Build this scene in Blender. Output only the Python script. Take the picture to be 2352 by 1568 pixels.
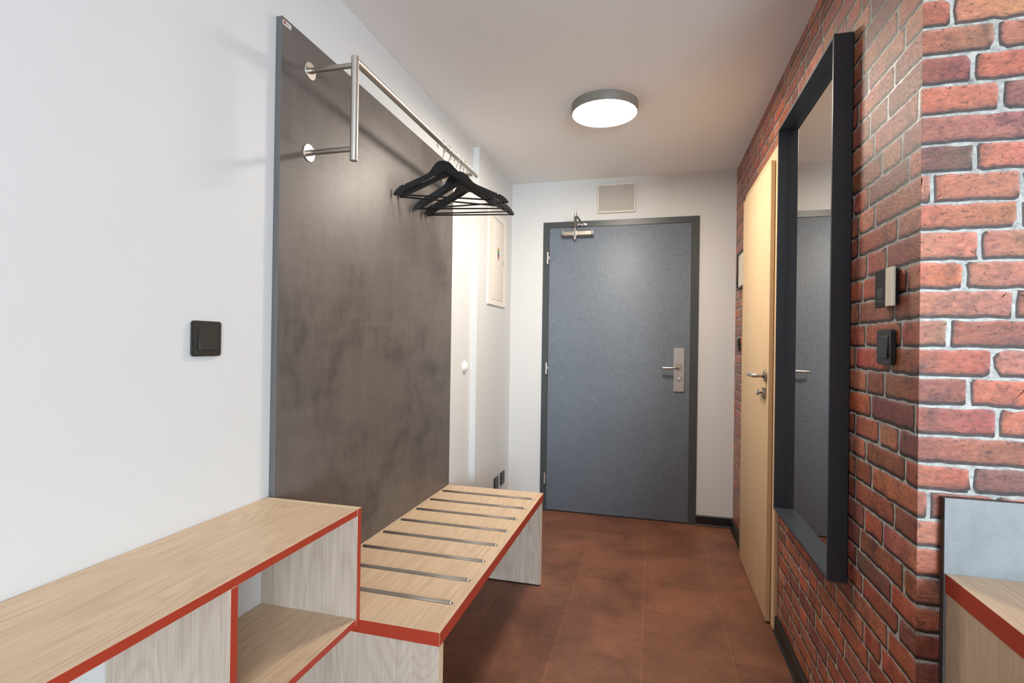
import bpy, bmesh, math, random
from mathutils import Vector, Matrix

for o in list(bpy.data.objects):
    bpy.data.objects.remove(o, do_unlink=True)
SC = bpy.context.scene
COL = SC.collection
R = random.Random(7)

# ------------------------------------------------------------------ camera
CAM_H = 1.2
cd = bpy.data.cameras.new('camera')
cd.sensor_width = 36.0
cd.lens = 1199.91 / 2352 * 36.0
cd.clip_start = 0.02
cam = bpy.data.objects.new('camera', cd)
COL.objects.link(cam)
cam.matrix_world = (Matrix.Translation((0, 0, CAM_H)) @ Matrix.Rotation(0.263694, 4, 'Z')
                    @ Matrix.Rotation(math.pi / 2 + 0.003404, 4, 'X') @ Matrix.Rotation(0.014513, 4, 'Z'))
SC.camera = cam

# ------------------------------------------------------------------ world, daylight, exposure
w = bpy.data.worlds.new('daylight'); SC.world = w
w.use_nodes = True
w.node_tree.nodes['Background'].inputs[0].default_value = (0.75, 0.87, 1.0, 1)
w.node_tree.nodes['Background'].inputs[1].default_value = 1.0
WIN_X0, WIN_X1, WIN_Z0, WIN_Z1, REAR_Y = 1.25, 2.85, 0.55, 2.10, -3.2
ld = bpy.data.lights.new('window_daylight', 'AREA')
ld.shape = 'RECTANGLE'
ld.size = WIN_X1 - WIN_X0; ld.size_y = WIN_Z1 - WIN_Z0
ld.energy = 265
ld.color = (0.76, 0.90, 1.0)
lo = bpy.data.objects.new('window_daylight', ld); COL.objects.link(lo)
lo.location = ((WIN_X0 + WIN_X1) / 2, REAR_Y - 0.14, (WIN_Z0 + WIN_Z1) / 2)
lo.rotation_euler = (math.radians(90), 0, 0)
LAMP_STRENGTH = 114.0
LAMP_COLOR = (1.0, 0.90, 0.77, 1)
SC.view_settings.view_transform = 'Standard'
SC.view_settings.look = 'None'
SC.view_settings.exposure = 0.12
SC.view_settings.gamma = 1.0
SC.view_settings.use_curve_mapping = False

# ------------------------------------------------------------------ dimensions (metres)
XL, XL2, YST = -1.052, -1.0181, 2.958
XR, YB, YC, ZC = 0.5234, 3.7214, 1.2426, 2.3718
XP, YP1, YP2, ZP2 = -1.0316, 1.2593, 2.584, 2.124
XN, YN1, YN2, ZN, ZNB = -0.5204, 1.2552, 2.5758, 0.4514, 0.415
XS, ZS = -0.7507, 0.754
ROOM_X = 3.3

# ------------------------------------------------------------------ materials
def lin(c):
    return tuple(((v / 255) / 12.92 if v / 255 <= 0.04045 else ((v / 255 + 0.055) / 1.055) ** 2.4) for v in c) + (1,)

class NT:
    def __init__(s, name):
        s.m = bpy.data.materials.new(name); s.m.use_nodes = True
        s.t = s.m.node_tree; s.b = s.t.nodes['Principled BSDF']
    def n(s, kind, **kw):
        nd = s.t.nodes.new(kind)
        for k, v in kw.items():
            setattr(nd, k, v)
        return nd
    def l(s, a, b):
        s.t.links.new(a, b)
    def coords(s, scale=(1, 1, 1)):
        tc = s.n('ShaderNodeTexCoord'); mp = s.n('ShaderNodeMapping')
        mp.inputs['Scale'].default_value = scale
        s.l(tc.outputs['Object'], mp.inputs['Vector'])
        return mp.outputs['Vector']
    def noise(s, vec, scale, detail=2, rough=0.5, dist=0.0):
        nd = s.n('ShaderNodeTexNoise')
        nd.inputs['Scale'].default_value = scale; nd.inputs['Detail'].default_value = detail
        nd.inputs['Roughness'].default_value = rough; nd.inputs['Distortion'].default_value = dist
        s.l(vec, nd.inputs['Vector'])
        return nd.outputs['Fac']
    def math(s, op, a, b=None, clamp=False):
        nd = s.n('ShaderNodeMath', operation=op); nd.use_clamp = clamp
        for i, v in enumerate((a, b)):
            if v is None: continue
            if isinstance(v, (int, float)): nd.inputs[i].default_value = v
            else: s.l(v, nd.inputs[i])
        return nd.outputs[0]
    def ramp(s, f, pts):
        nd = s.n('ShaderNodeValToRGB'); e = nd.color_ramp.elements
        while len(e) < len(pts): e.new(0.5)
        for i, (p, c) in enumerate(pts):
            e[i].position = p; e[i].color = c
        s.l(f, nd.inputs[0])
        return nd.outputs['Color']
    def mix(s, f, a, b, mode='MIX'):
        nd = s.n('ShaderNodeMix', data_type='RGBA', blend_type=mode)
        if isinstance(f, (int, float)): nd.inputs[0].default_value = f
        else: s.l(f, nd.inputs[0])
        for i, v in ((6, a), (7, b)):
            if isinstance(v, tuple): nd.inputs[i].default_value = v
            else: s.l(v, nd.inputs[i])
        return nd.outputs[2]
    def bump(s, h, strength=0.1, dist=0.001):
        nd = s.n('ShaderNodeBump'); nd.inputs['Strength'].default_value = strength
        nd.inputs['Distance'].default_value = dist
        s.l(h, nd.inputs['Height']); s.l(nd.outputs[0], s.b.inputs['Normal'])
    def set(s, color=None, rough=0.5, metal=0.0, spec=0.5):
        if color is not None:
            if isinstance(color, tuple): s.b.inputs['Base Color'].default_value = color
            else: s.l(color, s.b.inputs['Base Color'])
        s.b.inputs['Roughness'].default_value = rough
        s.b.inputs['Metallic'].default_value = metal
        s.b.inputs['Specular IOR Level'].default_value = spec
        return s.m

def plain(name, c, rough=0.5, metal=0.0, spec=0.5, vary=0.06, scale=30):
    t = NT(name); v = t.coords()
    f = t.noise(v, scale, 3)
    c0 = lin(c)
    lo_ = tuple(x * (1 - vary) for x in c0[:3]) + (1,)
    hi_ = tuple(min(1, x * (1 + vary)) for x in c0[:3]) + (1,)
    return t.set(t.mix(f, lo_, hi_), rough, metal, spec)

def paint(name, c, rough=0.6):
    t = NT(name); v = t.coords()
    c0 = lin(c)
    col = t.mix(t.noise(v, 3, 3), c0, tuple(x * 0.97 for x in c0[:3]) + (1,))
    m = t.set(col, rough, 0, 0.35)
    t.bump(t.noise(v, 350, 2), 0.12, 0.0006)
    return m

def oak(name, axis, light, dark, seed=0.0):
    t = NT(name)
    def sc(cross, along):
        s = [cross] * 3; s['XYZ'.index(axis)] = along; return tuple(s)
    low = t.noise(t.coords(sc(2.6, 0.55)), 1.6, 2, 0.45, 0.35)
    ringv = t.math('MULTIPLY', low, 190.0)
    ring = t.math('SINE', ringv)
    ring = t.math('MULTIPLY_ADD', ring, 0.5); ring.node.inputs[2].default_value = 0.5
    ring = t.math('POWER', ring, 2.2)
    streak = t.noise(t.coords(sc(300, 6)), 1.0, 3, 0.6)
    streak2 = t.noise(t.coords(sc(60, 1.5)), 1.0, 2, 0.5)
    broad = t.noise(t.coords(sc(9, 0.8)), 1.0, 2)
    f = t.math('MULTIPLY', ring, 0.14)
    f = t.math('ADD', f, t.math('MULTIPLY', streak, 0.85))
    f = t.math('ADD', f, t.math('MULTIPLY', streak2, 0.35))
    f = t.math('ADD', f, t.math('MULTIPLY', broad, 0.25))
    f = t.math('SUBTRACT', f, 0.46, True)
    col = t.ramp(f, [(0.08, lin(light)), (0.42, lin([(a * 2 + b) / 3 for a, b in zip(light, dark)])), (0.85, lin(dark))])
    m = t.set(col, 0.48, 0, 0.4)
    t.bump(streak, 0.25, 0.0004)
    return m

M = {}
M['wall'] = paint('white_paint', (219, 220, 220))
M['ceiling'] = paint('ceiling_paint', (243, 243, 243), 0.8)
M['oak_flat'] = oak('oak_laminate_lengthwise', 'Y', (222, 196, 166), (166, 136, 106))
M['oak_up_daylit'] = oak('oak_laminate_upright_daylit', 'Z', (208, 193, 178), (146, 128, 112))  # same oak as the tops; grey cast of daylight on uprights put into the colour
M['oak_side'] = oak('oak_laminate_desk_side', 'Z', (206, 184, 156), (150, 124, 98))
M['oak_edge'] = oak('oak_edge_band', 'Z', (228, 206, 172), (196, 168, 132))
M['beech'] = oak('beech_door_veneer', 'Z', (226, 196, 156), (196, 162, 122))
M['red'] = plain('red_edge_band', (170, 60, 40), 0.45, vary=0.03)
M['steel'] = plain('brushed_steel', (208, 203, 196), 0.36, 1.0, vary=0.08, scale=200)
M['rod_steel'] = plain('matt_rod_metal', (150, 140, 130), 0.62, 0.85, vary=0.04)
M['steel_soft'] = plain('satin_steel', (176, 168, 158), 0.38, 1.0, vary=0.06, scale=120)
M['chrome'] = plain('polished_chrome', (225, 225, 222), 0.12, 1.0, vary=0.02)
M['black_wood'] = plain('black_lacquered_wood', (11, 11, 12), 0.40, 0.0, 0.35, vary=0.2)
M['black_plastic'] = plain('matt_black_plastic', (44, 44, 43), 0.38, vary=0.05)
M['black_base'] = plain('black_vinyl', (26, 25, 25), 0.42, vary=0.1)
M['frame_metal'] = plain('anthracite_powder_coat', (46, 53, 61), 0.40, 0.0, 0.6, vary=0.04, scale=80)
M['door_frame'] = plain('anthracite_door_frame', (66, 71, 74), 0.36, vary=0.04)
M['black_card'] = plain('black_card_print', (22, 22, 23), 0.5, 0, 0.3)
M['white_plastic'] = plain('white_plastic', (238, 236, 230), 0.35, vary=0.01)
M['white_metal'] = plain('white_enamel', (236, 230, 220), 0.42, vary=0.01)
M['grille'] = plain('grey_white_grille', (204, 198, 190), 0.6, vary=0.01)
M['cream'] = plain('cream_card', (222, 212, 194), 0.5, vary=0.02)
M['paper'] = plain('notice_paper', (224, 214, 198), 0.7, vary=0.05, scale=12)
M['grey_text'] = plain('grey_print', (112, 118, 114), 0.6)
M['dark'] = plain('groove_shade', (30, 24, 20), 0.8)  # dark colour standing for shade in the rod grooves
M['housing'] = plain('lamp_housing', (128, 122, 114), 0.5, vary=0.02)
M['desk_edge'] = plain('dark_panel_edge', (66, 60, 58), 0.45)
M['s_orange'] = plain('orange_sticker', (226, 160, 70), 0.5)
M['s_green'] = plain('green_sticker', (104, 160, 110), 0.5)
M['s_blue'] = plain('violet_sticker', (92, 82, 120), 0.5)
M['s_red'] = plain('red_sticker', (214, 96, 84), 0.5)
M['emblem'] = plain('emblem_red', (150, 50, 60), 0.5)
M['ink'] = plain('dark_print', (60, 50, 50), 0.5)

t = NT('lamp_diffuser')
em = t.b
em.inputs['Base Color'].default_value = (1, 1, 1, 1)
em.inputs['Emission Color'].default_value = LAMP_COLOR
em.inputs['Emission Strength'].default_value = LAMP_STRENGTH
M['diffuser'] = t.m

# mirror glass
t = NT('mirror_glass'); v = t.coords()
t.b.inputs['Base Color'].default_value = (0.80, 0.80, 0.79, 1)
M['mirror'] = t.set(t.mix(t.noise(v, 2), (0.80, 0.79, 0.78, 1), (0.82, 0.81, 0.80, 1)), 0.015, 1.0)

# concrete laminates
def concrete(name, lo_c, hi_c, rough, patch=1.0):
    t = NT(name); v = t.coords()
    big = t.noise(v, 2.2, 5, 0.62, 0.6)
    fine = t.noise(t.coords((1, 1, 0.35)), 26, 5, 0.7)
    scr = t.noise(t.coords((1, 0.25, 1.2)), 11, 6, 0.75, 1.2)
    f = t.math('ADD', t.math('MULTIPLY', big, 1.0 * patch), t.math('MULTIPLY', fine, 0.45))
    f = t.math('ADD', f, t.math('MULTIPLY', scr, 0.45))
    f = t.math('SUBTRACT', f, 0.52 if patch == 1.0 else 0.38, True)
    col = t.ramp(f, [(0.18, lin(lo_c)), (0.42, lin([(a * 1 + b * 2) / 3 for a, b in zip(lo_c, hi_c)])), (0.75, lin(hi_c))])
    m = t.set(col, rough, 0, 0.8)
    t.bump(fine, 0.08, 0.0005)
    return m
M['concrete_brown'] = concrete('brown_concrete_laminate', (66, 59, 55), (109, 100, 94), 0.50)
M['concrete_grey'] = concrete('grey_concrete_laminate', (112, 116, 120), (142, 147, 151), 0.5, 0.6)
M['panel_edge'] = plain('panel_edge_grey', (98, 98, 98), 0.5, vary=0.1)

# linen door laminate
t = NT('blue_grey_linen_laminate')
a = t.noise(t.coords((14, 1, 320)), 1.0, 3, 0.7)
b = t.noise(t.coords((320, 1, 14)), 1.0, 3, 0.7)
cl = t.noise(t.coords(), 2.5, 3)
f = t.math('ADD', t.math('MULTIPLY', a, 0.5), t.math('MULTIPLY', b, 0.5))
f = t.math('ADD', f, t.math('MULTIPLY', cl, 0.12))
col = t.ramp(f, [(0.40, lin((86, 96, 108))), (0.56, lin((107, 118, 131))), (0.72, lin((126, 137, 150)))])
M['linen'] = t.set(col, 0.50, 0, 0.7)
t.bump(f, 0.06, 0.0004)

# floor tiles: per-tile tone comes from the mesh, clouding from noise
t = NT('terracotta_vinyl_tile'); v = t.coords()
vc = t.n('ShaderNodeVertexColor'); vc.layer_name = 'tone'
cl = t.noise(v, 3.2, 6, 0.62, 0.5)
fn = t.noise(v, 34, 4, 0.7)
cloud = t.ramp(cl, [(0.32, (0.60, 0.58, 0.56, 1)), (0.66, (1.2, 1.2, 1.2, 1))])
grain = t.ramp(fn, [(0.3, (0.86, 0.86, 0.86, 1)), (0.7, (1.1, 1.1, 1.1, 1))])
col = t.mix(1.0, vc.outputs['Color'], cloud, 'MULTIPLY')
col = t.mix(1.0, col, grain, 'MULTIPLY')
M['floor'] = t.set(col, 0.46, 0, 0.5)
t.bump(fn, 0.06, 0.0005)

# brick wallpaper: brick tone and joint tone come from the mesh
t = NT('brick_print'); v = t.coords()
vc = t.n('ShaderNodeVertexColor'); vc.layer_name = 'tone'
mott = t.noise(v, 16, 5, 0.68, 0.4)
fine = t.noise(t.coords((1, 1, 1.7)), 75, 6, 0.75, 0.3)
pit = t.noise(t.coords((1, 1, 1.5)), 105, 3, 0.6, 0.8)
crk = t.noise(t.coords((1, 1, 2.4)), 22, 7, 0.7, 1.5)
m1 = t.ramp(mott, [(0.30, (0.42, 0.46, 0.58, 1)), (0.48, (0.98, 0.98, 1.0, 1)), (0.72, (1.25, 1.3, 1.3, 1))])
m2 = t.ramp(fine, [(0.32, (0.60, 0.60, 0.64, 1)), (0.6, (1.12, 1.12, 1.12, 1))])
m3 = t.ramp(pit, [(0.33, (0.22, 0.20, 0.22, 1)), (0.41, (1, 1, 1, 1))])
col = t.mix(1.0, vc.outputs['Color'], m1, 'MULTIPLY')
col = t.mix(1.0, col, m2, 'MULTIPLY')
col = t.mix(0.8, col, m3, 'MULTIPLY')
m4 = t.ramp(crk, [(0.355, (0.30, 0.26, 0.28, 1)), (0.385, (1, 1, 1, 1))])
col = t.mix(0.75, col, m4, 'MULTIPLY')
M['brick'] = t.set(col, 0.42, 0, 0.55)
t.bump(fine, 0.6, 0.0022)
# mortar
t = NT('mortar_print'); v = t.coords()
mc = t.ramp(t.noise(v, 60, 5, 0.7), [(0.25, lin((96, 98, 96))), (0.6, lin((182, 182, 176)))])
M['mortar'] = t.set(mc, 0.44, 0, 0.55)

# ------------------------------------------------------------------ mesh helpers
def tag(o, label=None, cat=None, group=None, kind=None):
    if label: o['label'] = label
    if cat: o['category'] = cat
    if group: o['group'] = group
    if kind: o['kind'] = kind
    return o

def thing(name, loc, label, cat, group=None, kind=None):
    o = bpy.data.objects.new(name, None)
    o.empty_display_size = 0.05
    COL.objects.link(o); o.location = loc
    return tag(o, label, cat, group, kind)

def wloc(o):
    p = Vector((0, 0, 0))
    while o is not None:
        p += Vector(o.location); o = o.parent
    return p

def smooth_by_angle(bm, ang=35):
    for f in bm.faces: f.smooth = True
    for e in bm.edges:
        if len(e.link_faces) == 2:
            if e.calc_face_angle(0) > math.radians(ang): e.smooth = False
        else: e.smooth = False

def obj(name, bm, mats, parent=None, loc=None, world=True, smooth=True, label=None):
    """bm is in world coordinates (world=True); the mesh is moved to the parent's / own origin."""
    if smooth: smooth_by_angle(bm)
    me = bpy.data.meshes.new(name)
    if parent is not None:
        off = wloc(parent)
        if world: bmesh.ops.translate(bm, verts=bm.verts, vec=-off)
    elif loc is not None:
        if world: bmesh.ops.translate(bm, verts=bm.verts, vec=-Vector(loc))
    bm.to_mesh(me); bm.free()
    for m in (mats if isinstance(mats, (list, tuple)) else [mats]): me.materials.append(m)
    o = bpy.data.objects.new(name, me); COL.objects.link(o)
    if parent is not None: o.parent = parent
    elif loc is not None: o.location = loc
    if label: o['label'] = label
    return o

def box(bm, x0, x1, y0, y1, z0, z1, bev=0.0, seg=2, mat=0, facemat=None):
    r = bmesh.ops.create_cube(bm, size=1)
    vs = r['verts']
    for v_ in vs:
        v_.co = Vector((x0 + (v_.co.x + .5) * (x1 - x0), y0 + (v_.co.y + .5) * (y1 - y0), z0 + (v_.co.z + .5) * (z1 - z0)))
    fs = list({f for v_ in vs for f in v_.link_faces})
    for f in fs:
        f.normal_update(); f.material_index = mat
        if facemat:
            n = f.normal
            for k, mi in facemat.items():
                ax = 'XYZ'.index(k[1]); s = 1 if k[0] == '+' else -1
                if n[ax] * s > 0.9: f.material_index = mi
    if bev > 0:
        es = list({e for v_ in vs for e in v_.link_edges})
        bmesh.ops.bevel(bm, geom=es, offset=bev, segments=seg, affect='EDGES', profile=0.5)
    return bm

def B(*a, **k):
    bm = bmesh.new(); return box(bm, *a, **k)

def cyl(bm, p0, p1, r, n=24, r2=None, cap=True):
    p0, p1 = Vector(p0), Vector(p1); d = p1 - p0
    m = Matrix.Translation((p0 + p1) / 2) @ d.to_track_quat('Z', 'Y').to_matrix().to_4x4()
    bmesh.ops.create_cone(bm, cap_ends=cap, segments=n, radius1=r, radius2=(r if r2 is None else r2), depth=d.length, matrix=m)
    return bm

def sphere(bm, c, r, scale=(1, 1, 1), u=20, v=12):
    m = Matrix.Translation(c) @ Matrix.Diagonal((*scale, 1))
    bmesh.ops.create_uvsphere(bm, u_segments=u, v_segments=v, radius=r, matrix=m)
    return bm

def tube(bm, pts, r, n=10):
    pts = [Vector(p) for p in pts]; rings = []
    prev = None
    for i, p in enumerate(pts):
        d = (pts[min(i + 1, len(pts) - 1)] - pts[max(i - 1, 0)]).normalized()
        if prev is None:
            a = d.orthogonal().normalized()
        else:
            a = (prev - d * prev.dot(d)).normalized()
        prev = a; b_ = d.cross(a)
        rings.append([bm.verts.new(p + r * (math.cos(2 * math.pi * k / n) * a + math.sin(2 * math.pi * k / n) * b_)) for k in range(n)])
    for A, C in zip(rings, rings[1:]):
        for k in range(n):
            bm.faces.new((A[k], A[(k + 1) % n], C[(k + 1) % n], C[k]))
    bm.faces.new(rings[0][::-1]); bm.faces.new(rings[-1])
    return bm

def lathe(bm, c, axis, prof, n=48):
    """prof: list of (radius, distance along axis)"""
    c = Vector(c); ax = Vector(axis).normalized(); a = ax.orthogonal().normalized(); b_ = ax.cross(a)
    rings = []
    for r, h in prof:
        if r < 1e-6: rings.append([bm.verts.new(c + ax * h)])
        else: rings.append([bm.verts.new(c + ax * h + r * (math.cos(2 * math.pi * k / n) * a + math.sin(2 * math.pi * k / n) * b_)) for k in range(n)])
    for A, C in zip(rings, rings[1:]):
        for k in range(n):
            k2 = (k + 1) % n
            if len(A) == 1 and len(C) == 1: continue
            if len(A) == 1: bm.faces.new((A[0], C[k], C[k2]))
            elif len(C) == 1: bm.faces.new((A[k], C[0], A[k2]))
            else: bm.faces.new((A[k], C[k], C[k2], A[k2]))
    bmesh.ops.recalc_face_normals(bm, faces=bm.faces)
    return bm

def prism(bm, pts, vec, bev=0.0):
    """closed polygon pts (3D), extruded by vec"""
    vs = [bm.verts.new(p) for p in pts]
    f = bm.faces.new(vs)
    r = bmesh.ops.extrude_face_region(bm, geom=[f])
    nv = [g for g in r['geom'] if isinstance(g, bmesh.types.BMVert)]
    bmesh.ops.translate(bm, verts=nv, vec=vec)
    bmesh.ops.recalc_face_normals(bm, faces=bm.faces)
    if bev:
        es = [e for e in bm.edges if len(e.link_faces) == 2 and e.calc_face_angle(0) > math.radians(60)]
        bmesh.ops.bevel(bm, geom=es, offset=bev, segments=2, affect='EDGES')
    return bm

def rrect(y0, y1, z0, z1, r, x, n=6):
    out = []
    for cy, cz, a0 in ((y1 - r, z1 - r, 0), (y0 + r, z1 - r, 90), (y0 + r, z0 + r, 180), (y1 - r, z0 + r, 270)):
        for k in range(n + 1):
            a = math.radians(a0 + 90 * k / n)
            out.append(Vector((x, cy + r * math.cos(a), cz + r * math.sin(a))))
    return out

# ------------------------------------------------------------------ setting: shell
def floor_mesh():
    bm = bmesh.new(); lay = bm.loops.layers.float_color.new('tone')
    def quad(x0, x1, y0, y1, z, c):
        f = bm.faces.new([bm.verts.new(p) for p in ((x0, y0, z), (x1, y0, z), (x1, y1, z), (x0, y1, z))])
        for l_ in f.loops: l_[lay] = c
    joint = lin((186, 122, 92))
    quad(XL - .05, ROOM_X + .05, REAR_Y - .05, YB + .05, -0.0006, joint)
    offs = {0: 2.359 - .672, 1: 2.717 - .672, 2: 2.445 - .672, 3: 2.137 - .672}
    W, L, g = 0.3375, 0.672, 0.0007
    for k in range(-3, 9):
        x0 = -0.364 + (k - 1) * W
        if x0 > ROOM_X or x0 + W < XL: continue
        off = offs.get(k, R.random() * L)
        y = off - 8 * L
        while y < YB:
            y0, y1 = max(y, REAR_Y), min(y + L, YB)
            if y1 > y0 + .01:
                s = R.uniform(0.90, 1.10)
                c = lin((126, 81, 60)); c = (c[0] * s, c[1] * s, c[2] * s, 1)
                xa, xb = max(x0 + g, XL), min(x0 + W - g, ROOM_X)
                if xb > xa: quad(xa, xb, y0 + g, y1 - g, 0, c)
            y += L
    return bm
tag(obj('floor', floor_mesh(), M['floor'], smooth=False), 'brown terracotta tiled floor with thin pale joints', 'floor', kind='structure')
tag(obj('ceiling', B(XL - .1, ROOM_X + .1, REAR_Y - .1, YB + .1, ZC, ZC + .1), M['ceiling']), 'plain off-white ceiling', 'ceiling', kind='structure')

bm = bmesh.new()
pts = [(XL, REAR_Y, 0), (XL, YST, 0), (XL2, YST, 0), (XL2, YB, 0), (XL - .12, YB, 0), (XL - .12, REAR_Y, 0)]
prism(bm, pts, Vector((0, 0, ZC)))
tag(obj('wall_left', bm, M['wall']), 'white wall behind the shelf and coat panel, stepping out near the door', 'wall', kind='structure')
tag(obj('wall_back', B(XL - .12, XR + .12, YB, YB + .12, 0, ZC), M['wall']), 'white end wall around the grey entrance door', 'wall', kind='structure')
bm = bmesh.new()
for a in ((XL - .12, WIN_X0, 0, ZC), (WIN_X1, ROOM_X + .1, 0, ZC), (WIN_X0, WIN_X1, 0, WIN_Z0), (WIN_X0, WIN_X1, WIN_Z1, ZC)):
    box(bm, a[0], a[1], REAR_Y - .12, REAR_Y, a[2], a[3])
tag(obj('wall_rear', bm, M['wall']), 'white wall with the window behind the viewpoint', 'wall', kind='structure')
tag(obj('wall_far_right', B(ROOM_X, ROOM_X + .1, REAR_Y, YC, 0, ZC), M['wall']), 'white wall beyond the desk at the right of the room', 'wall', kind='structure')
bm = bmesh.new()
for a in ((WIN_X0, WIN_X0 + .05, WIN_Z0, WIN_Z1), (WIN_X1 - .05, WIN_X1, WIN_Z0, WIN_Z1), (WIN_X0, WIN_X1, WIN_Z0, WIN_Z0 + .05),
          (WIN_X0, WIN_X1, WIN_Z1 - .05, WIN_Z1), ((WIN_X0 + WIN_X1) / 2 - .03, (WIN_X0 + WIN_X1) / 2 + .03, WIN_Z0, WIN_Z1)):
    box(bm, a[0], a[1], REAR_Y - .09, REAR_Y - .04, a[2], a[3])
tag(obj('window_1', bm, M['white_plastic']), 'white window frame in the wall behind the viewpoint', 'window', kind='structure')

# brick surfaces ----------------------------------------------------
ZT = [1.9112, 1.8532, 1.7955, 1.7351, 1.674, 1.6139, 1.5566, 1.4963, 1.4409, 1.3795, 1.3211, 1.2626, 1.2042, 1.1457,
      1.0873, 1.0275, .9698, .9158, .8567, .7995, .7391, .68, .6252, .5704]
def row_top(k):
    if k < 0: return ZT[0] - k * 0.0592
    if k > 23: return ZT[23] - (k - 23) * 0.0578
    return ZT[k]
FACE = {0: [.5743], 1: [.648], 2: [.6088], 3: [.6575], 4: [.7325], 5: [.6155], 6: [.5425], 7: [.689], 8: [.6245], 9: [.600],
        10: [.6815]}
SIDE = {0: [.0783, .279], 1: [.130, .345], 2: [.163, .267], 3: [.013, .237], 4: [.086, .190], 5: [.053, .268],
        6: [.228, .334], 7: [.104, .334], 8: [.160, .272], 9: [.056, .301], 10: [.115, .322]}
BR = [(178, 104, 76), (166, 92, 66), (150, 82, 64), (188, 118, 88), (160, 90, 64), (136, 80, 68), (174, 106, 84), (180, 98, 70)]

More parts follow.
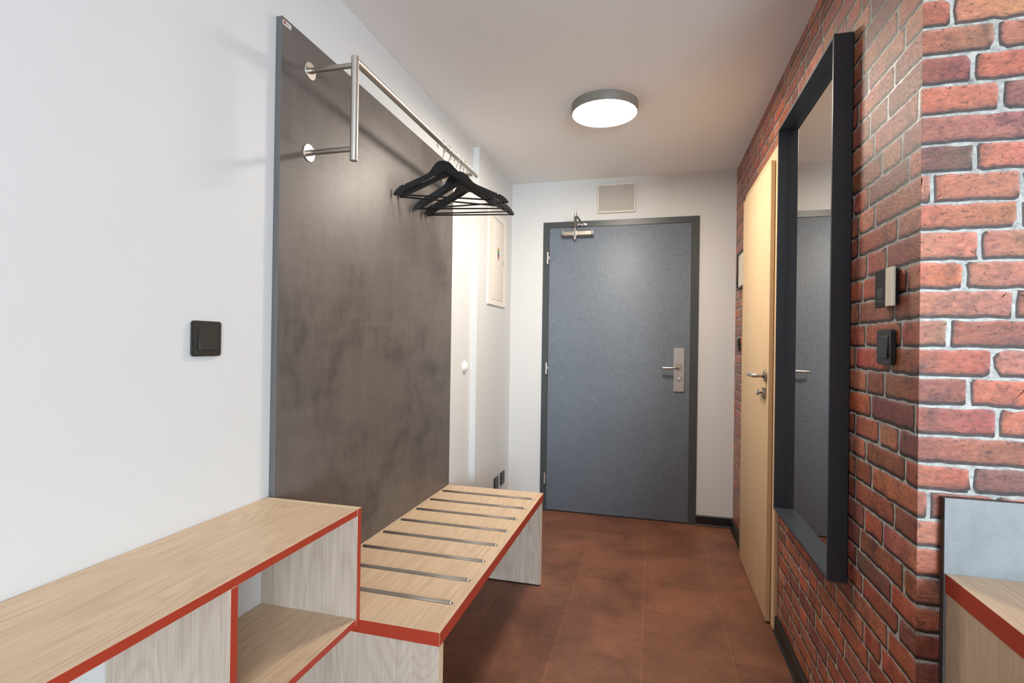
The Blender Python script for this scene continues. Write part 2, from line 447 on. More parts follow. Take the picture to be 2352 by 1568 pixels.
def brick_mesh(origin, ud, nd, ulen, table, zmin, zmax, holes=(), seed=1, gap=0.0085, toff=0.0):
    rr = random.Random(seed)
    bm = bmesh.new(); lay = bm.loops.layers.float_color.new('tone')
    O, U, N = Vector(origin), Vector(ud), Vector(nd)
    def P(u, z, h): return O + U * u + Vector((0, 0, z)) + N * h
    # mortar plane and wall body
    f = bm.faces.new([bm.verts.new(P(u, z, 0)) for u, z in ((0, zmin), (ulen, zmin), (ulen, zmax), (0, zmax))])
    f.material_index = 1
    for l_ in f.loops: l_[lay] = (1, 1, 1, 1)
    for k in range(-9, 34):
        zt, zb = row_top(k), row_top(k + 1)
        if zb > zmax or zt < zmin: continue
        zt = min(zt, zmax + gap); zb = max(zb, zmin - gap)
        js = [toff + 0.0] + [j for j in table[k % 11]]
        while js[-1] < ulen:
            js.append(js[-1] + rr.choice([.100, .104, .196, .205, .212, .205, .112, .15]))
        for a, b_ in zip(js, js[1:]):
            if b_ - a < .012: continue
            u0 = a + (gap / 2 if a > 0 else 0); u1 = min(b_ - gap / 2, ulen)
            if u1 - u0 < .008: continue
            z0, z1 = zb + gap / 2, zt - gap / 2
            if z1 - z0 < .01: continue
            cu, cz = (u0 + u1) / 2, (z0 + z1) / 2
            hu, hz = (u1 - u0) / 2, (z1 - z0) / 2
            sharpL = a <= 0; sharpR = b_ > ulen
            # outline with rounded, uneven corners
            out = []
            cr = [rr.choice([.003, .004, .006, .008, .013]) for _ in range(4)]
            if sharpL: cr[1] = cr[2] = .0008
            if sharpR: cr[0] = cr[3] = .0008
            corners = ((1, 1, 0, 0), (-1, 1, 90, 1), (-1, -1, 180, 2), (1, -1, 270, 3))
            for ci, (sx, sz, a0, q) in enumerate(corners):
                r_ = min(cr[q], hu * .6, hz * .6)
                c_ = (cu + sx * (hu - r_), cz + sz * (hz - r_))
                for s_ in range(4):
                    an = math.radians(a0 + 30 * s_)
                    out.append((c_[0] + r_ * math.cos(an), c_[1] + r_ * math.sin(an), sx, sz))
                nx = corners[(ci + 1) % 4]
                r2 = min(cr[nx[3]], hu * .6, hz * .6)
                e_ = (cu + nx[0] * (hu - r2), cz + nx[1] * (hz - r2))
                an = math.radians(a0 + 90)
                p0 = (c_[0] + r_ * math.cos(an), c_[1] + r_ * math.sin(an))
                p1 = (e_[0] + r2 * math.cos(an), e_[1] + r2 * math.sin(an))
                dist = math.hypot(p1[0] - p0[0], p1[1] - p0[1])
                nn = max(1, int(dist / .018))
                for s_ in range(1, nn):
                    t_ = s_ / nn
                    out.append((p0[0] + (p1[0] - p0[0]) * t_, p0[1] + (p1[1] - p0[1]) * t_, 0, 0))
            pts2 = []
            for (u, z, _, _) in out:
                ju = 0 if (sharpL and u < cu - hu * .98) or (sharpR and u > cu + hu * .98) else rr.gauss(0, .0011)
                pts2.append((min(max(u + ju, 0), ulen), z + rr.gauss(0, .0010)))
            base = lin(rr.choice(BR)); s = rr.uniform(.86, 1.14)
            base = tuple(c * s for c in base[:3]) + (1,)
            end = tuple(c * rr.uniform(.72, 1.15) for c in base[:3]) + (1,)
            def ring(ins, h):
                vs = []
                for (u, z) in pts2:
                    du, dz = u - cu, z - cz
                    fu = max(0, (abs(du) - ins) / max(abs(du), 1e-5)) if not ((sharpL and du < 0) or (sharpR and du > 0)) else 1
                    fz = max(0, (abs(dz) - ins) / max(abs(dz), 1e-5))
                    vs.append(bm.verts.new(P(cu + du * fu, cz + dz * fz, h)))
                return vs
            r1, r2_, r3 = ring(.0012, .00015), ring(.0042, .0003), ring(.011, .0003)
            r0 = []
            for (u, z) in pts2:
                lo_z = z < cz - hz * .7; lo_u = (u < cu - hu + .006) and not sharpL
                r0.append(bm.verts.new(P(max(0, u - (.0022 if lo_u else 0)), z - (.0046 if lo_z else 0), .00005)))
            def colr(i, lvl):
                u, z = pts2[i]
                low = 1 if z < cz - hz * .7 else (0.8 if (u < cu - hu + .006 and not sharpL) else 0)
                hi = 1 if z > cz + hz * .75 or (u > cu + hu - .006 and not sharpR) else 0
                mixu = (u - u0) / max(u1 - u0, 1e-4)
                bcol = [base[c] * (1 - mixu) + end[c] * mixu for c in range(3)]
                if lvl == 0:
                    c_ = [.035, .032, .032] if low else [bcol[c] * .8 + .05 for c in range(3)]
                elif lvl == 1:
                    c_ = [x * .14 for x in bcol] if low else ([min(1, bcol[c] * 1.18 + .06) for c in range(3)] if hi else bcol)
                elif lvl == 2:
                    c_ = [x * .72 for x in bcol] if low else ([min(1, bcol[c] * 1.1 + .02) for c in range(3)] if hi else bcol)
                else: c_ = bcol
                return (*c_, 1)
            n_ = len(pts2)
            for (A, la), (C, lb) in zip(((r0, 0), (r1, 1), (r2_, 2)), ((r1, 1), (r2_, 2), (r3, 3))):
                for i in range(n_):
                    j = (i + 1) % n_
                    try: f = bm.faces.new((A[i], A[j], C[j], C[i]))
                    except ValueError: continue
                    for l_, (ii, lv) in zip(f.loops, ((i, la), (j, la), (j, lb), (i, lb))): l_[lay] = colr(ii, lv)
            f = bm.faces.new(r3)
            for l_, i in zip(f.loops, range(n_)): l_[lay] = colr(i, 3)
    bm.normal_update()
    # orient outward
    flip = [f for f in bm.faces if f.normal.dot(N) < 0]
    bmesh.ops.reverse_faces(bm, faces=flip)
    return bm

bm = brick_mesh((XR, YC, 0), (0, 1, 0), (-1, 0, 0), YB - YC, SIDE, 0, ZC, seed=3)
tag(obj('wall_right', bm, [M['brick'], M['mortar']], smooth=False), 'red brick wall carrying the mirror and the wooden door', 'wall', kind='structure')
FT = {k: [x - XR for x in v_] for k, v_ in FACE.items()}
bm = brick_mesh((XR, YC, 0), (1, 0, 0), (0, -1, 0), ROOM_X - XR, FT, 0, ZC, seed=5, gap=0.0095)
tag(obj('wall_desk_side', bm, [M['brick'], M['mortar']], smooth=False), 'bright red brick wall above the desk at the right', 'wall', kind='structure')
tag(obj('wall_core', B(XR + .003, ROOM_X + .1, YC + .003, YB + .12, 0, ZC), M['wall']), 'solid core behind both brick faces', 'wall', kind='structure')

# baseboards ---------------------------------------------------------
def base_strip(bm, p0, p1, n, h=0.067, d=0.012):
    p0, p1, n = Vector(p0), Vector(p1), Vector(n)
    prof = [(0, 0), (d + .006, 0), (d + .006, .004), (d, .010), (d, h - .006), (d - .005, h), (0, h)]
    prism(bm, [p0 + n * a + Vector((0, 0, z)) for a, z in prof], p1 - p0)
    return bm
tag(obj('baseboard_back', base_strip(bmesh.new(), (0.291, YB, 0), (XR - .013, YB, 0), (0, -1, 0)), M['black_base']),
    'short black baseboard between entrance door and brick wall', 'baseboard', kind='structure')
bm = base_strip(bmesh.new(), (XR - .001, 3.262, 0), (XR - .001, YB, 0), (-1, 0, 0))
base_strip(bm, (XR - .001, YC, 0), (XR - .001, 2.428, 0), (-1, 0, 0))
tag(obj('baseboard_right', bm, M['black_base']), 'black baseboard along the brick wall on both sides of the wooden door', 'baseboard', kind='structure')

# ------------------------------------------------------------------ entrance door
D = thing('door_1', (-.243, YB, 0), 'blue-grey linen-textured entrance door with steel closer and lock plate', 'door', kind='structure')
X1, X2, ZT_ = -.7763, .2904, 2.0761
L1, L2, LT = -.7319, .2414, 2.0324
bm = bmesh.new()
y0 = YB - .012
prism(bm, [(X1, y0, 0), (L1 - .002, y0, 0), (L1 - .002, y0, LT + .002), (L2 + .002, y0, LT + .002), (L2 + .002, y0, 0), (X2, y0, 0), (X2, y0, ZT_), (X1, y0, ZT_)], Vector((0, .012, 0)), bev=.0012)
obj('door_frame', bm, M['door_frame'], D)
leaf = obj('door_leaf', B(L1, L2, YB - .008, YB - .0005, .008, LT, bev=.001), M['linen'], D)
obj('threshold', B(L1, L2, YB - .006, YB, 0, .007), M['black_base'], D)
for z0, z1 in ((1.775, 1.861), (.983, 1.065), (.195, .274)):
    bm = bmesh.new()
    cyl(bm, (-.742, YB - .018, z0), (-.742, YB - .018, (z0 + z1) / 2 - .001), .0075)
    cyl(bm, (-.742, YB - .018, (z0 + z1) / 2 + .001), (-.742, YB - .018, z1), .0075)
    box(bm, -.742, -.728, YB - .0125, YB - .0085, (z0 + z1) / 2 - .006, (z0 + z1) / 2 + .012)
    obj('hinge', bm, M['steel'], D)
# lock plate with lever and turn knob
bm = bmesh.new()
prism(bm, [Vector((p.y, YB - .0075, p.z)) for p in rrect(.137, .205, .89, 1.184, .008, 0)], Vector((0, -.012, 0)), bev=.002)
plate = obj('lock_plate', bm, M['steel'], D)
yf = YB - .0195
bm = bmesh.new()
cyl(bm, (.168, yf, 1.050), (.168, yf - .014, 1.050), .015, 28)
cyl(bm, (.168, yf - .012, 1.050), (.168, yf - .040, 1.050), .0085, 20)
tube(bm, [(.170, yf - .036, 1.050), (.140, yf - .041, 1.050), (.105, yf - .043, 1.049), (.072, yf - .040, 1.048), (.052, yf - .033, 1.047)], .0085, 14)
obj('lever_handle', bm, M['steel'], plate)
bm = bmesh.new()
prism(bm, [Vector((p.y, yf + .0005, p.z)) for p in rrect(.148, .190, 1.030, 1.076, .010, 0)], Vector((0, -.003, 0)), bev=.001)
obj('lever_rose', bm, M['steel_soft'], plate)
bm = lathe(bmesh.new(), (.173, yf, .981), (0, -1, 0), [(.0, 0), (.016, 0), (.017, .003), (.015, .006), (.013, .018), (.011, .020), (0, .020)], 28)
obj('turn_knob', bm, M['chrome'], plate)
obj('indicator', lathe(bmesh.new(), (.173, yf, .958), (0, -1, 0), [(0, 0), (.006, 0), (.005, .002), (0, .002)], 20), M['white_plastic'], plate)
# closer
cl_y = YB - .008
bm = bmesh.new()
prof = [(-.022, 0), (-.024, -.012), (-.022, -.034), (-.013, -.044), (.012, -.044), (.022, -.034), (.024, -.012), (.022, 0)]
prism(bm, [Vector((-.618, cl_y + a, 1.984 + z)) for z, a in prof], Vector((.188, 0, 0)), bev=.001)
closer = obj('door_closer', bm, M['steel_soft'], D)
for xa, xb in ((-.637, -.618), (-.430, -.413)):
    bm = bmesh.new(); s = 1 if xa > -.5 else -1
    prism(bm, [Vector((xb if s < 0 else xa, cl_y + a * 1.04, 1.984 + z * 1.06)) for z, a in prof], Vector(((xb - xa) * s, 0, 0)), bev=.006)
    obj('end_cap', bm, M['chrome'], closer)
bm = bmesh.new()
box(bm, -.556, -.530, cl_y - .050, cl_y - .002, 1.962, 2.010, bev=.003)
cyl(bm, (-.543, cl_y - .026, 1.950), (-.543, cl_y - .026, 2.020), .012)
sphere(bm, (-.543, cl_y - .026, 1.949), .012)
obj('spindle_block', bm, M['chrome'], closer)
elb = Vector((-.509, 3.46, 2.060))
def flatbar(bm, a, b_, wd, th):
    a, b_ = Vector(a), Vector(b_); d = (b_ - a); sd = d.cross(Vector((0, 0, 1))).normalized() * wd / 2
    prism(bm, [a - sd, a + sd, b_ + sd, b_ - sd], Vector((0, 0, th)), bev=.001)
    return bm
obj('main_arm', flatbar(bmesh.new(), (-.543, cl_y - .026, 2.018), elb - Vector((0, 0, .006)), .020, .006), M['steel_soft'], closer)
bm = flatbar(bmesh.new(), elb + Vector((0, 0, .002)), (-.495, YB - .022, 2.050), .014, .005)
cyl(bm, elb - Vector((0, 0, .010)), elb + Vector((0, 0, .016)), .0085)
obj('forearm', bm, M['steel_soft'], closer)
bm = B(-.530, -.464, YB - .022, YB - .011, 2.042, 2.060, bev=.002)
cyl(bm, (-.495, YB - .024, 2.038), (-.495, YB - .024, 2.062), .006)
obj('frame_bracket', bm, M['chrome'], closer)

# ventilation grille above the door
V_ = thing('vent_grille', (-.26, YB, 2.125), 'white framed ventilation grille above the entrance door', 'vent')
bm = bmesh.new()
for a in ((-.389, -.131, 2.125, 2.1335), (-.389, -.131, 2.3145, 2.322), (-.389, -.3825, 2.1335, 2.3145), (-.1375, -.131, 2.1335, 2.3145)):
    box(bm, a[0], a[1], YB - .024, YB, a[2], a[3], bev=.001)
obj('grille_frame', bm, M['white_metal'], V_)
bm = B(-.3825, -.1375, YB - .012, YB - .002, 2.1335, 2.3145)
z = 2.137
while z < 2.312:
    box(bm, -.3825, -.1375, YB - .0155, YB - .011, z, z + .0026); z += .0052
obj('perforated_plate', bm, M['grille'], V_)

# ------------------------------------------------------------------ wooden door on the brick wall
D2 = thing('door_2', (XR, 2.84, 0), 'pale beech door with steel lever beside the mirror', 'door', kind='structure')
CY0, CY1, CZ = 2.430, 3.258, 2.072
LY0, LY1, LZ = 2.488, 3.20, 2.014
bm = bmesh.new()
xf = XR - .0165
prism(bm, [(xf, CY0, 0), (xf, LY0 + .012, 0), (xf, LY0 + .012, LZ - .010), (xf, LY1 - .012, LZ - .010), (xf, LY1 - .012, 0), (xf, CY1, 0), (xf, CY1, CZ), (xf, CY0, CZ)], Vector((.0165, 0, 0)), bev=.003)
obj('casing', bm, M['beech'], D2)
obj('door_leaf', B(XR - .0365, XR - .0185, LY0, LY1, .008, LZ, bev=.002), M['beech'], D2)
xl = XR - .0365
bm = bmesh.new()
lathe(bm, (xl, 2.535, 1.072), (-1, 0, 0), [(0, 0), (.026, 0), (.026, .007), (.024, .009), (0, .009)], 36)
rose = obj('lever_rose', bm, M['steel_soft'], D2)
bm = bmesh.new()
tube(bm, [(xl - .008, 2.535, 1.072), (xl - .045, 2.535, 1.072), (xl - .052, 2.542, 1.072), (xl - .053, 2.555, 1.072), (xl - .053, 2.66, 1.071)], .0092, 16)
obj('lever_handle', bm, M['steel'], rose)
bm = bmesh.new()
lathe(bm, (xl, 2.555, .994), (-1, 0, 0), [(0, 0), (.026, 0), (.026, .007), (.024, .009), (0, .009)], 36)
ks = obj('key_rose', bm, M['steel_soft'], D2)
bm = bmesh.new()
lathe(bm, (xl - .009, 2.555, .996), (-1, 0, 0), [(0, 0), (.009, 0), (.009, .014), (.006, .017), (0, .017)], 20)
box(bm, xl - .036, xl - .022, 2.552, 2.558, .984, 1.008, bev=.002)
obj('thumb_turn', bm, M['chrome'], ks)

# ------------------------------------------------------------------ coat panel
Pn = thing('wall_cladding', (XL, (YP1 + YP2) / 2, 0), 'tall dark brown concrete-look panel on the left wall behind the bench', 'wall panel')
obj('panel', B(XL, XP, YP1, YP2, 0.004, ZP2, bev=.0008, facemat={'-Y': 1, '+Y': 1, '+Z': 1}), [M['concrete_brown'], M['panel_edge']], Pn)
bm = bmesh.new()
prism(bm, [Vector((XP - .0002, p.y, p.z)) for p in rrect(1.262, 1.2965, 2.1020, 2.1158, .003, 0)], Vector((.0009, 0, 0)))
badge = obj('badge', bm, M['white_plastic'], Pn, label='white maker badge')
bm = lathe(bmesh.new(), (XP + .0007, 1.2690, 2.1093), (1, 0, 0), [(0, 0), (.0048, 0), (.0048, .0004), (0, .0004)], 24)
obj('emblem', bm, M['emblem'], badge)
def text_obj(name, s, size, mat, parent, loc, rot, extrude=.0002):
    cu_ = bpy.data.curves.new(name, 'FONT'); cu_.body = s; cu_.size = size; cu_.extrude = extrude
    o = bpy.data.objects.new(name, cu_); COL.objects.link(o)
    dg = bpy.context.evaluated_depsgraph_get()
    me = bpy.data.meshes.new_from_object(o.evaluated_get(dg))
    bpy.data.objects.remove(o)
    me.materials.clear(); me.materials.append(mat)
    me.name = name
    o = bpy.data.objects.new(name, me); COL.objects.link(o)
    o.parent = parent
    o.location = Vector(loc) - wloc(parent); o.rotation_euler = rot
    return o
text_obj('lettering', 'JASO', .0072, M['ink'], badge, (XP + .0009, 1.2752, 2.1078), (math.pi / 2, 0, math.pi / 2))
obj('underline', B(XP + .0006, XP + .0010, 1.2752, 1.2940, 2.1046, 2.1056), M['emblem'], badge)

# ------------------------------------------------------------------ coat rack
XRL, YPOST, ZRL, YEND = -.874, 1.385, 2.041, 2.492
Rk = thing('coat_rack', (XP, 1.9, 1.74), 'brushed steel coat rail on the brown wall panel', 'coat rack')
bm = bmesh.new()
cyl(bm, (XRL, YPOST, 1.740), (XRL, YPOST, 2.0525), .0115, 32)
obj('post', bm, M['steel'], Rk)
obj('rail', cyl(bmesh.new(), (XRL, YPOST, ZRL), (XRL, YEND, ZRL), .0115, 32), M['steel'], Rk)
for yy, zz in ((YPOST, 2.028), (YPOST, 1.776), (2.43, 2.028)):
    bm = lathe(bmesh.new(), (XP, yy, zz), (1, 0, 0), [(0, 0), (.0265, 0), (.0265, .003), (.0255, .004), (.010, .0042), (0, .0042)], 40)
    fl = obj('flange', bm, M['steel'], Rk)
    bm = cyl(bmesh.new(), (XP + .003, yy, zz), (XRL, yy, zz), .0080, 24)
    cyl(bm, (XP + .003, yy, zz), (XP + .020, yy, zz), .0092, 24)
    obj('arm', bm, M['steel_soft'], Rk)

# ------------------------------------------------------------------ hangers
def make_hanger():
    root = thing('coat_hanger', (0, 0, 0), '', 'coat hanger', 'black coat hangers on the steel rail')
    half = [(0, -.084), (.014, -.0848), (.028, -.090), (.040, -.101), (.052, -.117), (.067, -.137), (.085, -.149), (.120, -.166), (.150, -.181),
            (.174, -.1925), (.1765, -.1985), (.1805, -.200), (.182, -.1955), (.198, -.204), (.212, -.216), (.2215, -.228), (.2262, -.238)]
    under = [(.2160, -.2425), (.2020, -.236), (.170, -.217), (.120, -.191), (.080, -.169), (.040, -.148), (.012, -.131), (0, -.127)]
    rt = half + under
    outline = rt + [(-x, z_) for x, z_ in reversed(rt[1:-1])]
    bm = bmesh.new()
    prism(bm, [Vector((x, -.005, z_)) for x, z_ in outline], Vector((0, .010, 0)), bev=.0014)
    obj('body', bm, M['black_wood'], root, world=False)
    obj('trouser_bar', cyl(bmesh.new(), (-.214, 0, -.237), (.214, 0, -.237), .0036, 14), M['black_wood'], root, world=False)
    cz = .0022 - .022
    pts_ = [(0, 0, -.086), (0, 0, -.070), (.001, 0, -.058), (.008, 0, -.047)]
    for d_ in range(-50, 215, 12):
        pts_.append((.022 * math.cos(math.radians(d_)), 0, cz + .022 * math.sin(math.radians(d_))))
    obj('hook', tube(bmesh.new(), pts_, .0019, 10), M['chrome'], root, world=False)
    return root
hang = [(2.054, .739, .086, 'black wooden hanger nearest the viewer, its rounded top fully in view'),
        (2.121, .775, .058, 'black wooden hanger right behind the nearest one, hanging at nearly the same angle'),
        (2.195, .643, .179, 'black wooden hanger third along the rail, its right end tilted highest'),
        (2.244, .745, .135, 'black wooden hanger fourth along the rail, mostly behind the third'),
        (2.318, .725, .150, 'black wooden hanger second from the far end of the row of hangers'),
        (2.364, .699, .124, 'black wooden hanger farthest along the rail, its bar lowest in the picture')]
h0 = make_hanger()
kids = list(h0.children)
for i, (Yh, ph, th, lab) in enumerate(hang):
    if i == 0: h = h0
    else:
        h = h0.copy(); COL.objects.link(h)
        for k_ in kids:
            c_ = k_.copy(); COL.objects.link(c_); c_.parent = h
    a = Vector((math.cos(ph) * math.cos(th), math.sin(ph) * math.cos(th), math.sin(th)))
    b_ = Vector((-math.cos(ph) * math.sin(th), -math.sin(ph) * math.sin(th), math.cos(th)))
    y_ = b_.cross(a)
    m = Matrix((a, y_, b_)).transposed().to_4x4()
    h.location = (XRL, Yh, ZRL + .0118)
    h.rotation_euler = m.to_euler()
    h['label'] = lab

# ------------------------------------------------------------------ luggage bench
Bn = thing('bench', ((XP + XN) / 2, (YN1 + YN2) / 2, 0), 'oak bench with red edges and steel rods let into its top', 'bench')
bm = B(XP + .0005, XN, YN1 + .001, YN2, ZNB, ZN, bev=.0006, seg=1, facemat={'+X': 1, '-Y': 1})
obj('seat', bm, [M['oak_flat'], M['red']], Bn)
for y0_, y1_ in ((YN1 + .006, YN1 + .036), (YN2 - .036, YN2 - .004)):
    lg = obj('leg', B(XP + .002, XN - .004, y0_, y1_, .006, ZNB - .0005, bev=.0006, seg=1, facemat={'+X': 1}), [M['oak_up_daylit'], M['oak_edge']], Bn)
    obj('foot_strip', B(XP + .004, XN - .008, y0_ + .002, y1_ - .002, 0, .0062), M['black_base'], lg)
for k in range(8):
    yy = 2.4525 - .1493 * k
    bm = bmesh.new()
    r_ = .0068; x0_, x1_ = -1.008, -.552
    tube(bm, [(x0_, yy, ZN + .0004)] + [(x, yy, ZN + .0004) for x in (-.9, -.8, -.7)] + [(x1_, yy, ZN + .0004)], r_, 20)
    rod = obj('rod', bm, M['rod_steel'], Bn)
    for xe in (x0_, x1_):
        obj('rod_end', sphere(bmesh.new(), (xe, yy, ZN + .0004), r_ * .99), M['chrome'], rod)
    bm = bmesh.new()
    pl = [Vector((x0_ + (r_ + .0014) * math.cos(math.radians(a_)), yy + (r_ + .0014) * math.sin(math.radians(a_)), ZN + .0002)) for a_ in range(90, 271, 15)]
    pl += [Vector((x1_ + (r_ + .0014) * math.cos(math.radians(a_)), yy + (r_ + .0014) * math.sin(math.radians(a_)), ZN + .0002)) for a_ in range(-90, 91, 15)]
    prism(bm, pl, Vector((0, 0, -.0003)))
    obj('slot_shade', bm, M['dark'], rod)  # flat dark plate painted as the groove's shade; no recess is cut

# ------------------------------------------------------------------ open shelf
Sh = thing('shelf_unit', ((XL + XS) / 2, .5, 0), 'open oak shelf unit with red front edges along the left wall', 'shelf')
SY2 = 1.2536
TH = .018
obj('top', B(XL + .001, XS, -.45, SY2 - TH - .0006, ZS - TH, ZS, bev=.0005, seg=1, facemat={'+X': 1}), [M['oak_flat'], M['red']], Sh)
obj('end_panel', B(XL + .001, XS, SY2 - TH, SY2, .4435, ZS, bev=.0005, seg=1, facemat={'+X': 1, '+Z': 2}), [M['oak_up_daylit'], M['red'], M['oak_edge']], Sh)
obj('divider', B(XL + .001, XS, .804, .822, .002, ZS - TH - .0005, bev=.0005, seg=1, facemat={'+X': 1}), [M['oak_up_daylit'], M['red']], Sh)
obj('shelf_board', B(XL + .001, XS, .8225, SY2 - TH - .0005, .4445, .4625, bev=.0005, seg=1, facemat={'+X': 1}), [M['oak_flat'], M['red']], Sh)
obj('divider', B(XL + .001, XS, .18, .198, .002, ZS - TH - .0005, bev=.0005, seg=1, facemat={'+X': 1}), [M['oak_up_daylit'], M['red']], Sh)
obj('shelf_board', B(XL + .001, XS, .1985, .8035, .10, .118, bev=.0005, seg=1, facemat={'+X': 1}), [M['oak_flat'], M['red']], Sh)
obj('end_panel', B(XL + .001, XS, -.468, -.4505, .002, ZS, bev=.0005, seg=1, facemat={'+X': 1}), [M['oak_up_daylit'], M['red']], Sh)

# ------------------------------------------------------------------ desk at the right
Dk = thing('desk', (1.2, 1.0, 0), 'oak desk with red edge and grey back panel against the bright brick wall', 'desk')
PX0, PY = .562, 1.2246
obj('back_panel', B(PX0, 2.6, PY, YC - .0018, .004, .9065, bev=.0006, seg=1, facemat={'-X': 1, '+Z': 1}), [M['concrete_grey'], M['desk_edge']], Dk)
obj('top', B(.564, 2.6, .62, PY - .0005, .7195, .7575, bev=.0006, seg=1, facemat={'-X': 1, '-Y': 1}), [M['oak_flat'], M['red']], Dk)
obj('side_panel', B(.566, .602, .64, PY - .0005, .004, .719, bev=.0006, seg=1, facemat={'-Y': 1}), [M['oak_side'], M['red']], Dk)
obj('side_panel', B(2.56, 2.596, .64, PY - .0005, .004, .719, bev=.0006, seg=1), M['oak_side'], Dk)

# ------------------------------------------------------------------ mirror
Mr = thing('wall_mirror', (XR, 1.958, .556), 'tall wall mirror in a deep anthracite frame on the brick wall', 'mirror')
MX, MY0, MY1, MZ0, MZ1, MT = .4728, 1.6237, 2.2925, .556, 2.070, .010
bm = bmesh.new()
for a in ((MY0, MY0 + MT, MZ0, MZ1), (MY1 - MT, MY1, MZ0, MZ1), (MY0 + MT, MY1 - MT, MZ0, MZ0 + MT), (MY0 + MT, MY1 - MT, MZ1 - MT, MZ1)):
    box(bm, MX, XR - .0022, a[0], a[1], a[2], a[3], bev=.0007, seg=1)
obj('frame', bm, M['frame_metal'], Mr)
obj('glass', B(.5085, .5145, MY0 + MT, MY1 - MT, MZ0 + MT, MZ1 - MT), M['mirror'], Mr)

# ------------------------------------------------------------------ light switches
def switch(name, side, yc, zc, s, label, tilt=1, group=None):
    """side +1: on the left wall facing +X, -1: on the brick wall facing -X"""
    xw = {1: XL, -1: XR - .0015}[side]
    T = thing(name, (xw, yc, zc - s / 2), label, 'light switch', group)
    bm = bmesh.new()
    prism(bm, rrect(yc - s / 2, yc + s / 2, zc - s / 2, zc + s / 2, .007, xw), Vector((side * .010, 0, 0)), bev=.0025)
    obj('frame', bm, M['black_plastic'], T)
    k = s * .315
    bm = bmesh.new()
    x0 = xw + side * .0098
    a, b2 = (.0045, .0015) if tilt > 0 else (.0015, .0045)
    pts_ = [(x0 - side * .003, yc - k, zc - k), (x0 - side * .003, yc + k, zc - k), (x0 - side * .003, yc + k, zc + k), (x0 - side * .003, yc - k, zc + k)]
    pts2 = [(x0 + side * b2, yc - k, zc - k), (x0 + side * b2, yc + k, zc - k), (x0 + side * a, yc + k, zc + k), (x0 + side * a, yc - k, zc + k)]
    A = [bm.verts.new(p) for p in pts_]; C = [bm.verts.new(p) for p in pts2]
    bm.faces.new(A); bm.faces.new(C)
    for i in range(4): bm.faces.new((A[i], A[(i + 1) % 4], C[(i + 1) % 4], C[i]))
    bmesh.ops.recalc_face_normals(bm, faces=bm.faces)
    bmesh.ops.bevel(bm, geom=list(bm.edges), offset=.0006, segments=1, affect='EDGES')
    obj('rocker', bm, M['black_plastic'], T)
    return T
switch('light_switch', 1, 1.0305, 1.2005, .085, 'square black light switch on the white wall left of the coat panel', -1)
switch('light_switch', -1, 1.383, 1.2035, .081, 'black light switch on brick below the card holder', -1)
switch('light_switch', -1, 3.535, 1.212, .084, 'black light switch on the brick strip between entrance door wall and wooden door', 1)

# card holder ---------------------------------------------------------
K = thing('card_holder', (XR, 1.363, 1.295), 'black and cream key card holder on brick above a light switch', 'card holder')
kx = XR - .0015
bm = B(kx - .012, kx, 1.334, 1.402, 1.297, 1.379, bev=.001)
obj('back_box', bm, M['black_plastic'], K)
obj('black_cover', B(kx - .020, kx - .012, 1.3512, 1.4065, 1.2945, 1.3805, bev=.0006, seg=1), M['black_card'], K)
wc = obj('white_cover', B(kx - .020, kx - .0122, 1.318, 1.3508, 1.2945, 1.3805, bev=.0006, seg=1), M['cream'], K, label='cream half of the cover')
pt = K
bm = bmesh.new()
zz = 1.335
for wdt, c0 in ((.028, 1.379), (.031, 1.380), (.031, 1.380), (.018, 1.379)):
    box(bm, kx - .0203, kx - .0199, c0 - wdt / 2, c0 + wdt / 2, zz, zz + .0018); zz -= .0058
box(bm, kx - .0203, kx - .0199, 1.3645, 1.3955, 1.3085, 1.3097)
obj('printed_lines', bm, M['grey_text'], K)

# framed notice ------------------------------------------------------
F_ = thing('framed_notice', (XR, 3.425, 1.558), 'small black-framed paper notice on brick near the entrance door', 'notice')
nx = XR - .0015
bm = bmesh.new()
for a in ((3.272, 3.283, 1.558, 1.785), (3.566, 3.577, 1.558, 1.785), (3.283, 3.566, 1.558, 1.568), (3.283, 3.566, 1.775, 1.785)):
    box(bm, nx - .015, nx, a[0], a[1], a[2], a[3], bev=.001)
obj('frame', bm, M['black_base'], F_)
obj('paper', B(nx - .006, nx - .001, 3.283, 3.566, 1.568, 1.775), M['paper'], F_)
tag(obj('sign_plate', B(XR - .010, XR - .0015, 3.270, 3.332, 1.800, 1.883, bev=.001), M['white_plastic'], loc=(XR, 3.30, 1.80)),
    'narrow white plate on brick just above the framed notice', 'sign')

# ------------------------------------------------------------------ things on the far left wall
E_ = thing('electrical_cabinet', (XL2, 3.35, 1.449), 'white flush fuse cabinet on the left wall near the entrance door', 'fuse box')
bm = bmesh.new()
ya, yb_, za, zb_ = 3.147, 3.552, 1.449, 2.058
for a in ((ya, 3.212, za, zb_), (3.492, yb_, za, zb_), (3.212, 3.492, za, 1.484), (3.212, 3.492, 2.019, zb_)):
    box(bm, XL2, XL2 + .010, a[0], a[1], a[2], a[3])
bmesh.ops.remove_doubles(bm, verts=bm.verts, dist=.0001)
obj('cabinet_frame', bm, M['white_metal'], E_)
cdoor = obj('cabinet_door', B(XL2, XL2 + .0085, 3.2145, 3.4895, 1.487, 2.0165, bev=.001), M['white_metal'], E_)
obj('latch', B(XL2 + .0085, XL2 + .011, 3.474, 3.484, 1.735, 1.765, bev=.0008), M['steel_soft'], cdoor)
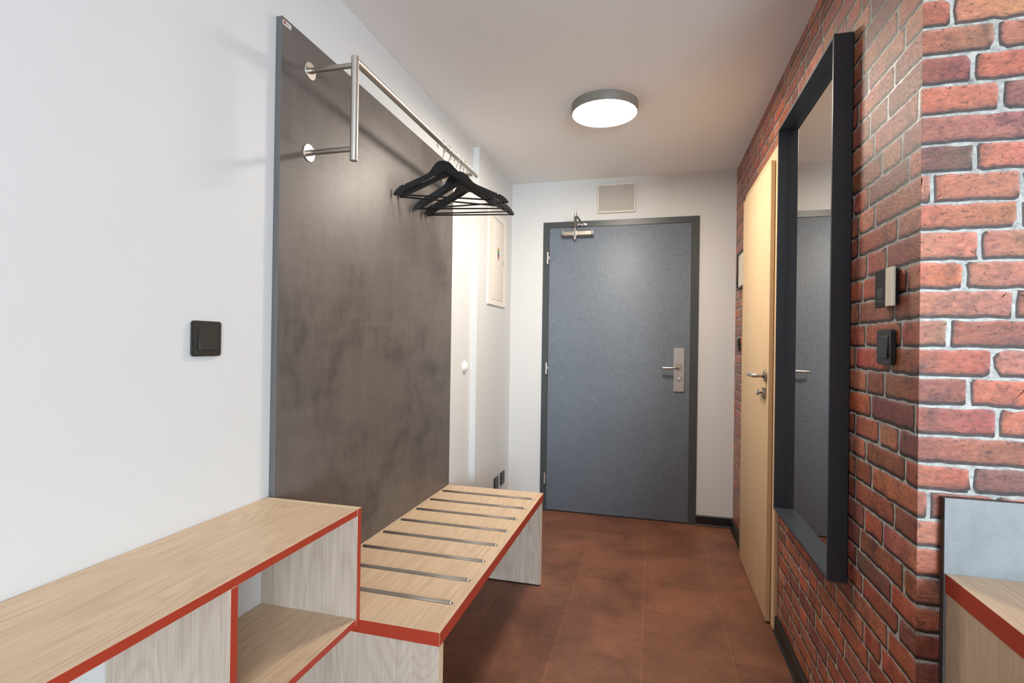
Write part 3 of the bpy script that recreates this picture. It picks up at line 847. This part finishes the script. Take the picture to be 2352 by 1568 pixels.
for (z0_, z1_, y0_, y1_, mm) in ((1.822, 1.842, 3.342, 3.376, 's_orange'), (1.802, 1.821, 3.332, 3.376, 's_green'), (1.776, 1.801, 3.340, 3.376, 's_blue'), (1.757, 1.775, 3.346, 3.376, 's_red')):
    obj('sticker', B(XL2 + .0084, XL2 + .0092, y0_, y1_, z0_, z1_), M[mm], cdoor, label=mm[2:] .replace('blue', 'violet') + ' sticker')
# doorbell-like dome
bm = lathe(bmesh.new(), (XL, 2.842, 1.061), (1, 0, 0), [(0, 0), (.033, 0), (.033, .004), (.030, .010), (.022, .017), (.011, .021), (0, .022)], 40)
tag(obj('wall_dome', bm, M['white_plastic'], loc=(XL, 2.842, 1.028)), 'small round white dome fitting on the left wall past the coat panel', 'wall fitting')
def socket(yc, zc, label):
    T = thing('power_socket', (XL2, yc, zc - .044), label, 'socket', None)
    bm = prism(bmesh.new(), rrect(yc - .044, yc + .044, zc - .044, zc + .044, .007, XL2), Vector((.010, 0, 0)), bev=.002)
    obj('frame', bm, M['black_plastic'], T)
    bm = lathe(bmesh.new(), (XL2 + .0095, yc, zc), (1, 0, 0), [(.026, 0), (.026, .0012), (.0225, .0014), (.0205, -.006), (0, -.0065)], 32)
    obj('socket_well', bm, M['black_base'], T)
    bm = bmesh.new()
    return T
socket(3.394, .249, 'black wall socket partly hidden behind the bench end')
socket(3.545, .251, 'black wall socket fully visible, nearer the entrance door wall')

# ------------------------------------------------------------------ ceiling lamp
Lp = thing('ceiling_lamp', (-.244, 2.577, ZC), 'round flush ceiling lamp, lit, in front of the entrance door', 'ceiling lamp')
LH = .045
obj('housing', lathe(bmesh.new(), (-.244, 2.577, ZC), (0, 0, -1), [(0, 0), (.160, 0), (.160, LH - .004), (.158, LH), (.1545, LH), (.1545, LH - .003), (0, LH - .003)], 96), M['housing'], Lp)
obj('diffuser', lathe(bmesh.new(), (-.244, 2.577, ZC), (0, 0, -1), [(.1543, LH - .002), (.1543, LH + .0005), (.150, LH + .002), (0, LH + .003)], 96), M['diffuser'], Lp)
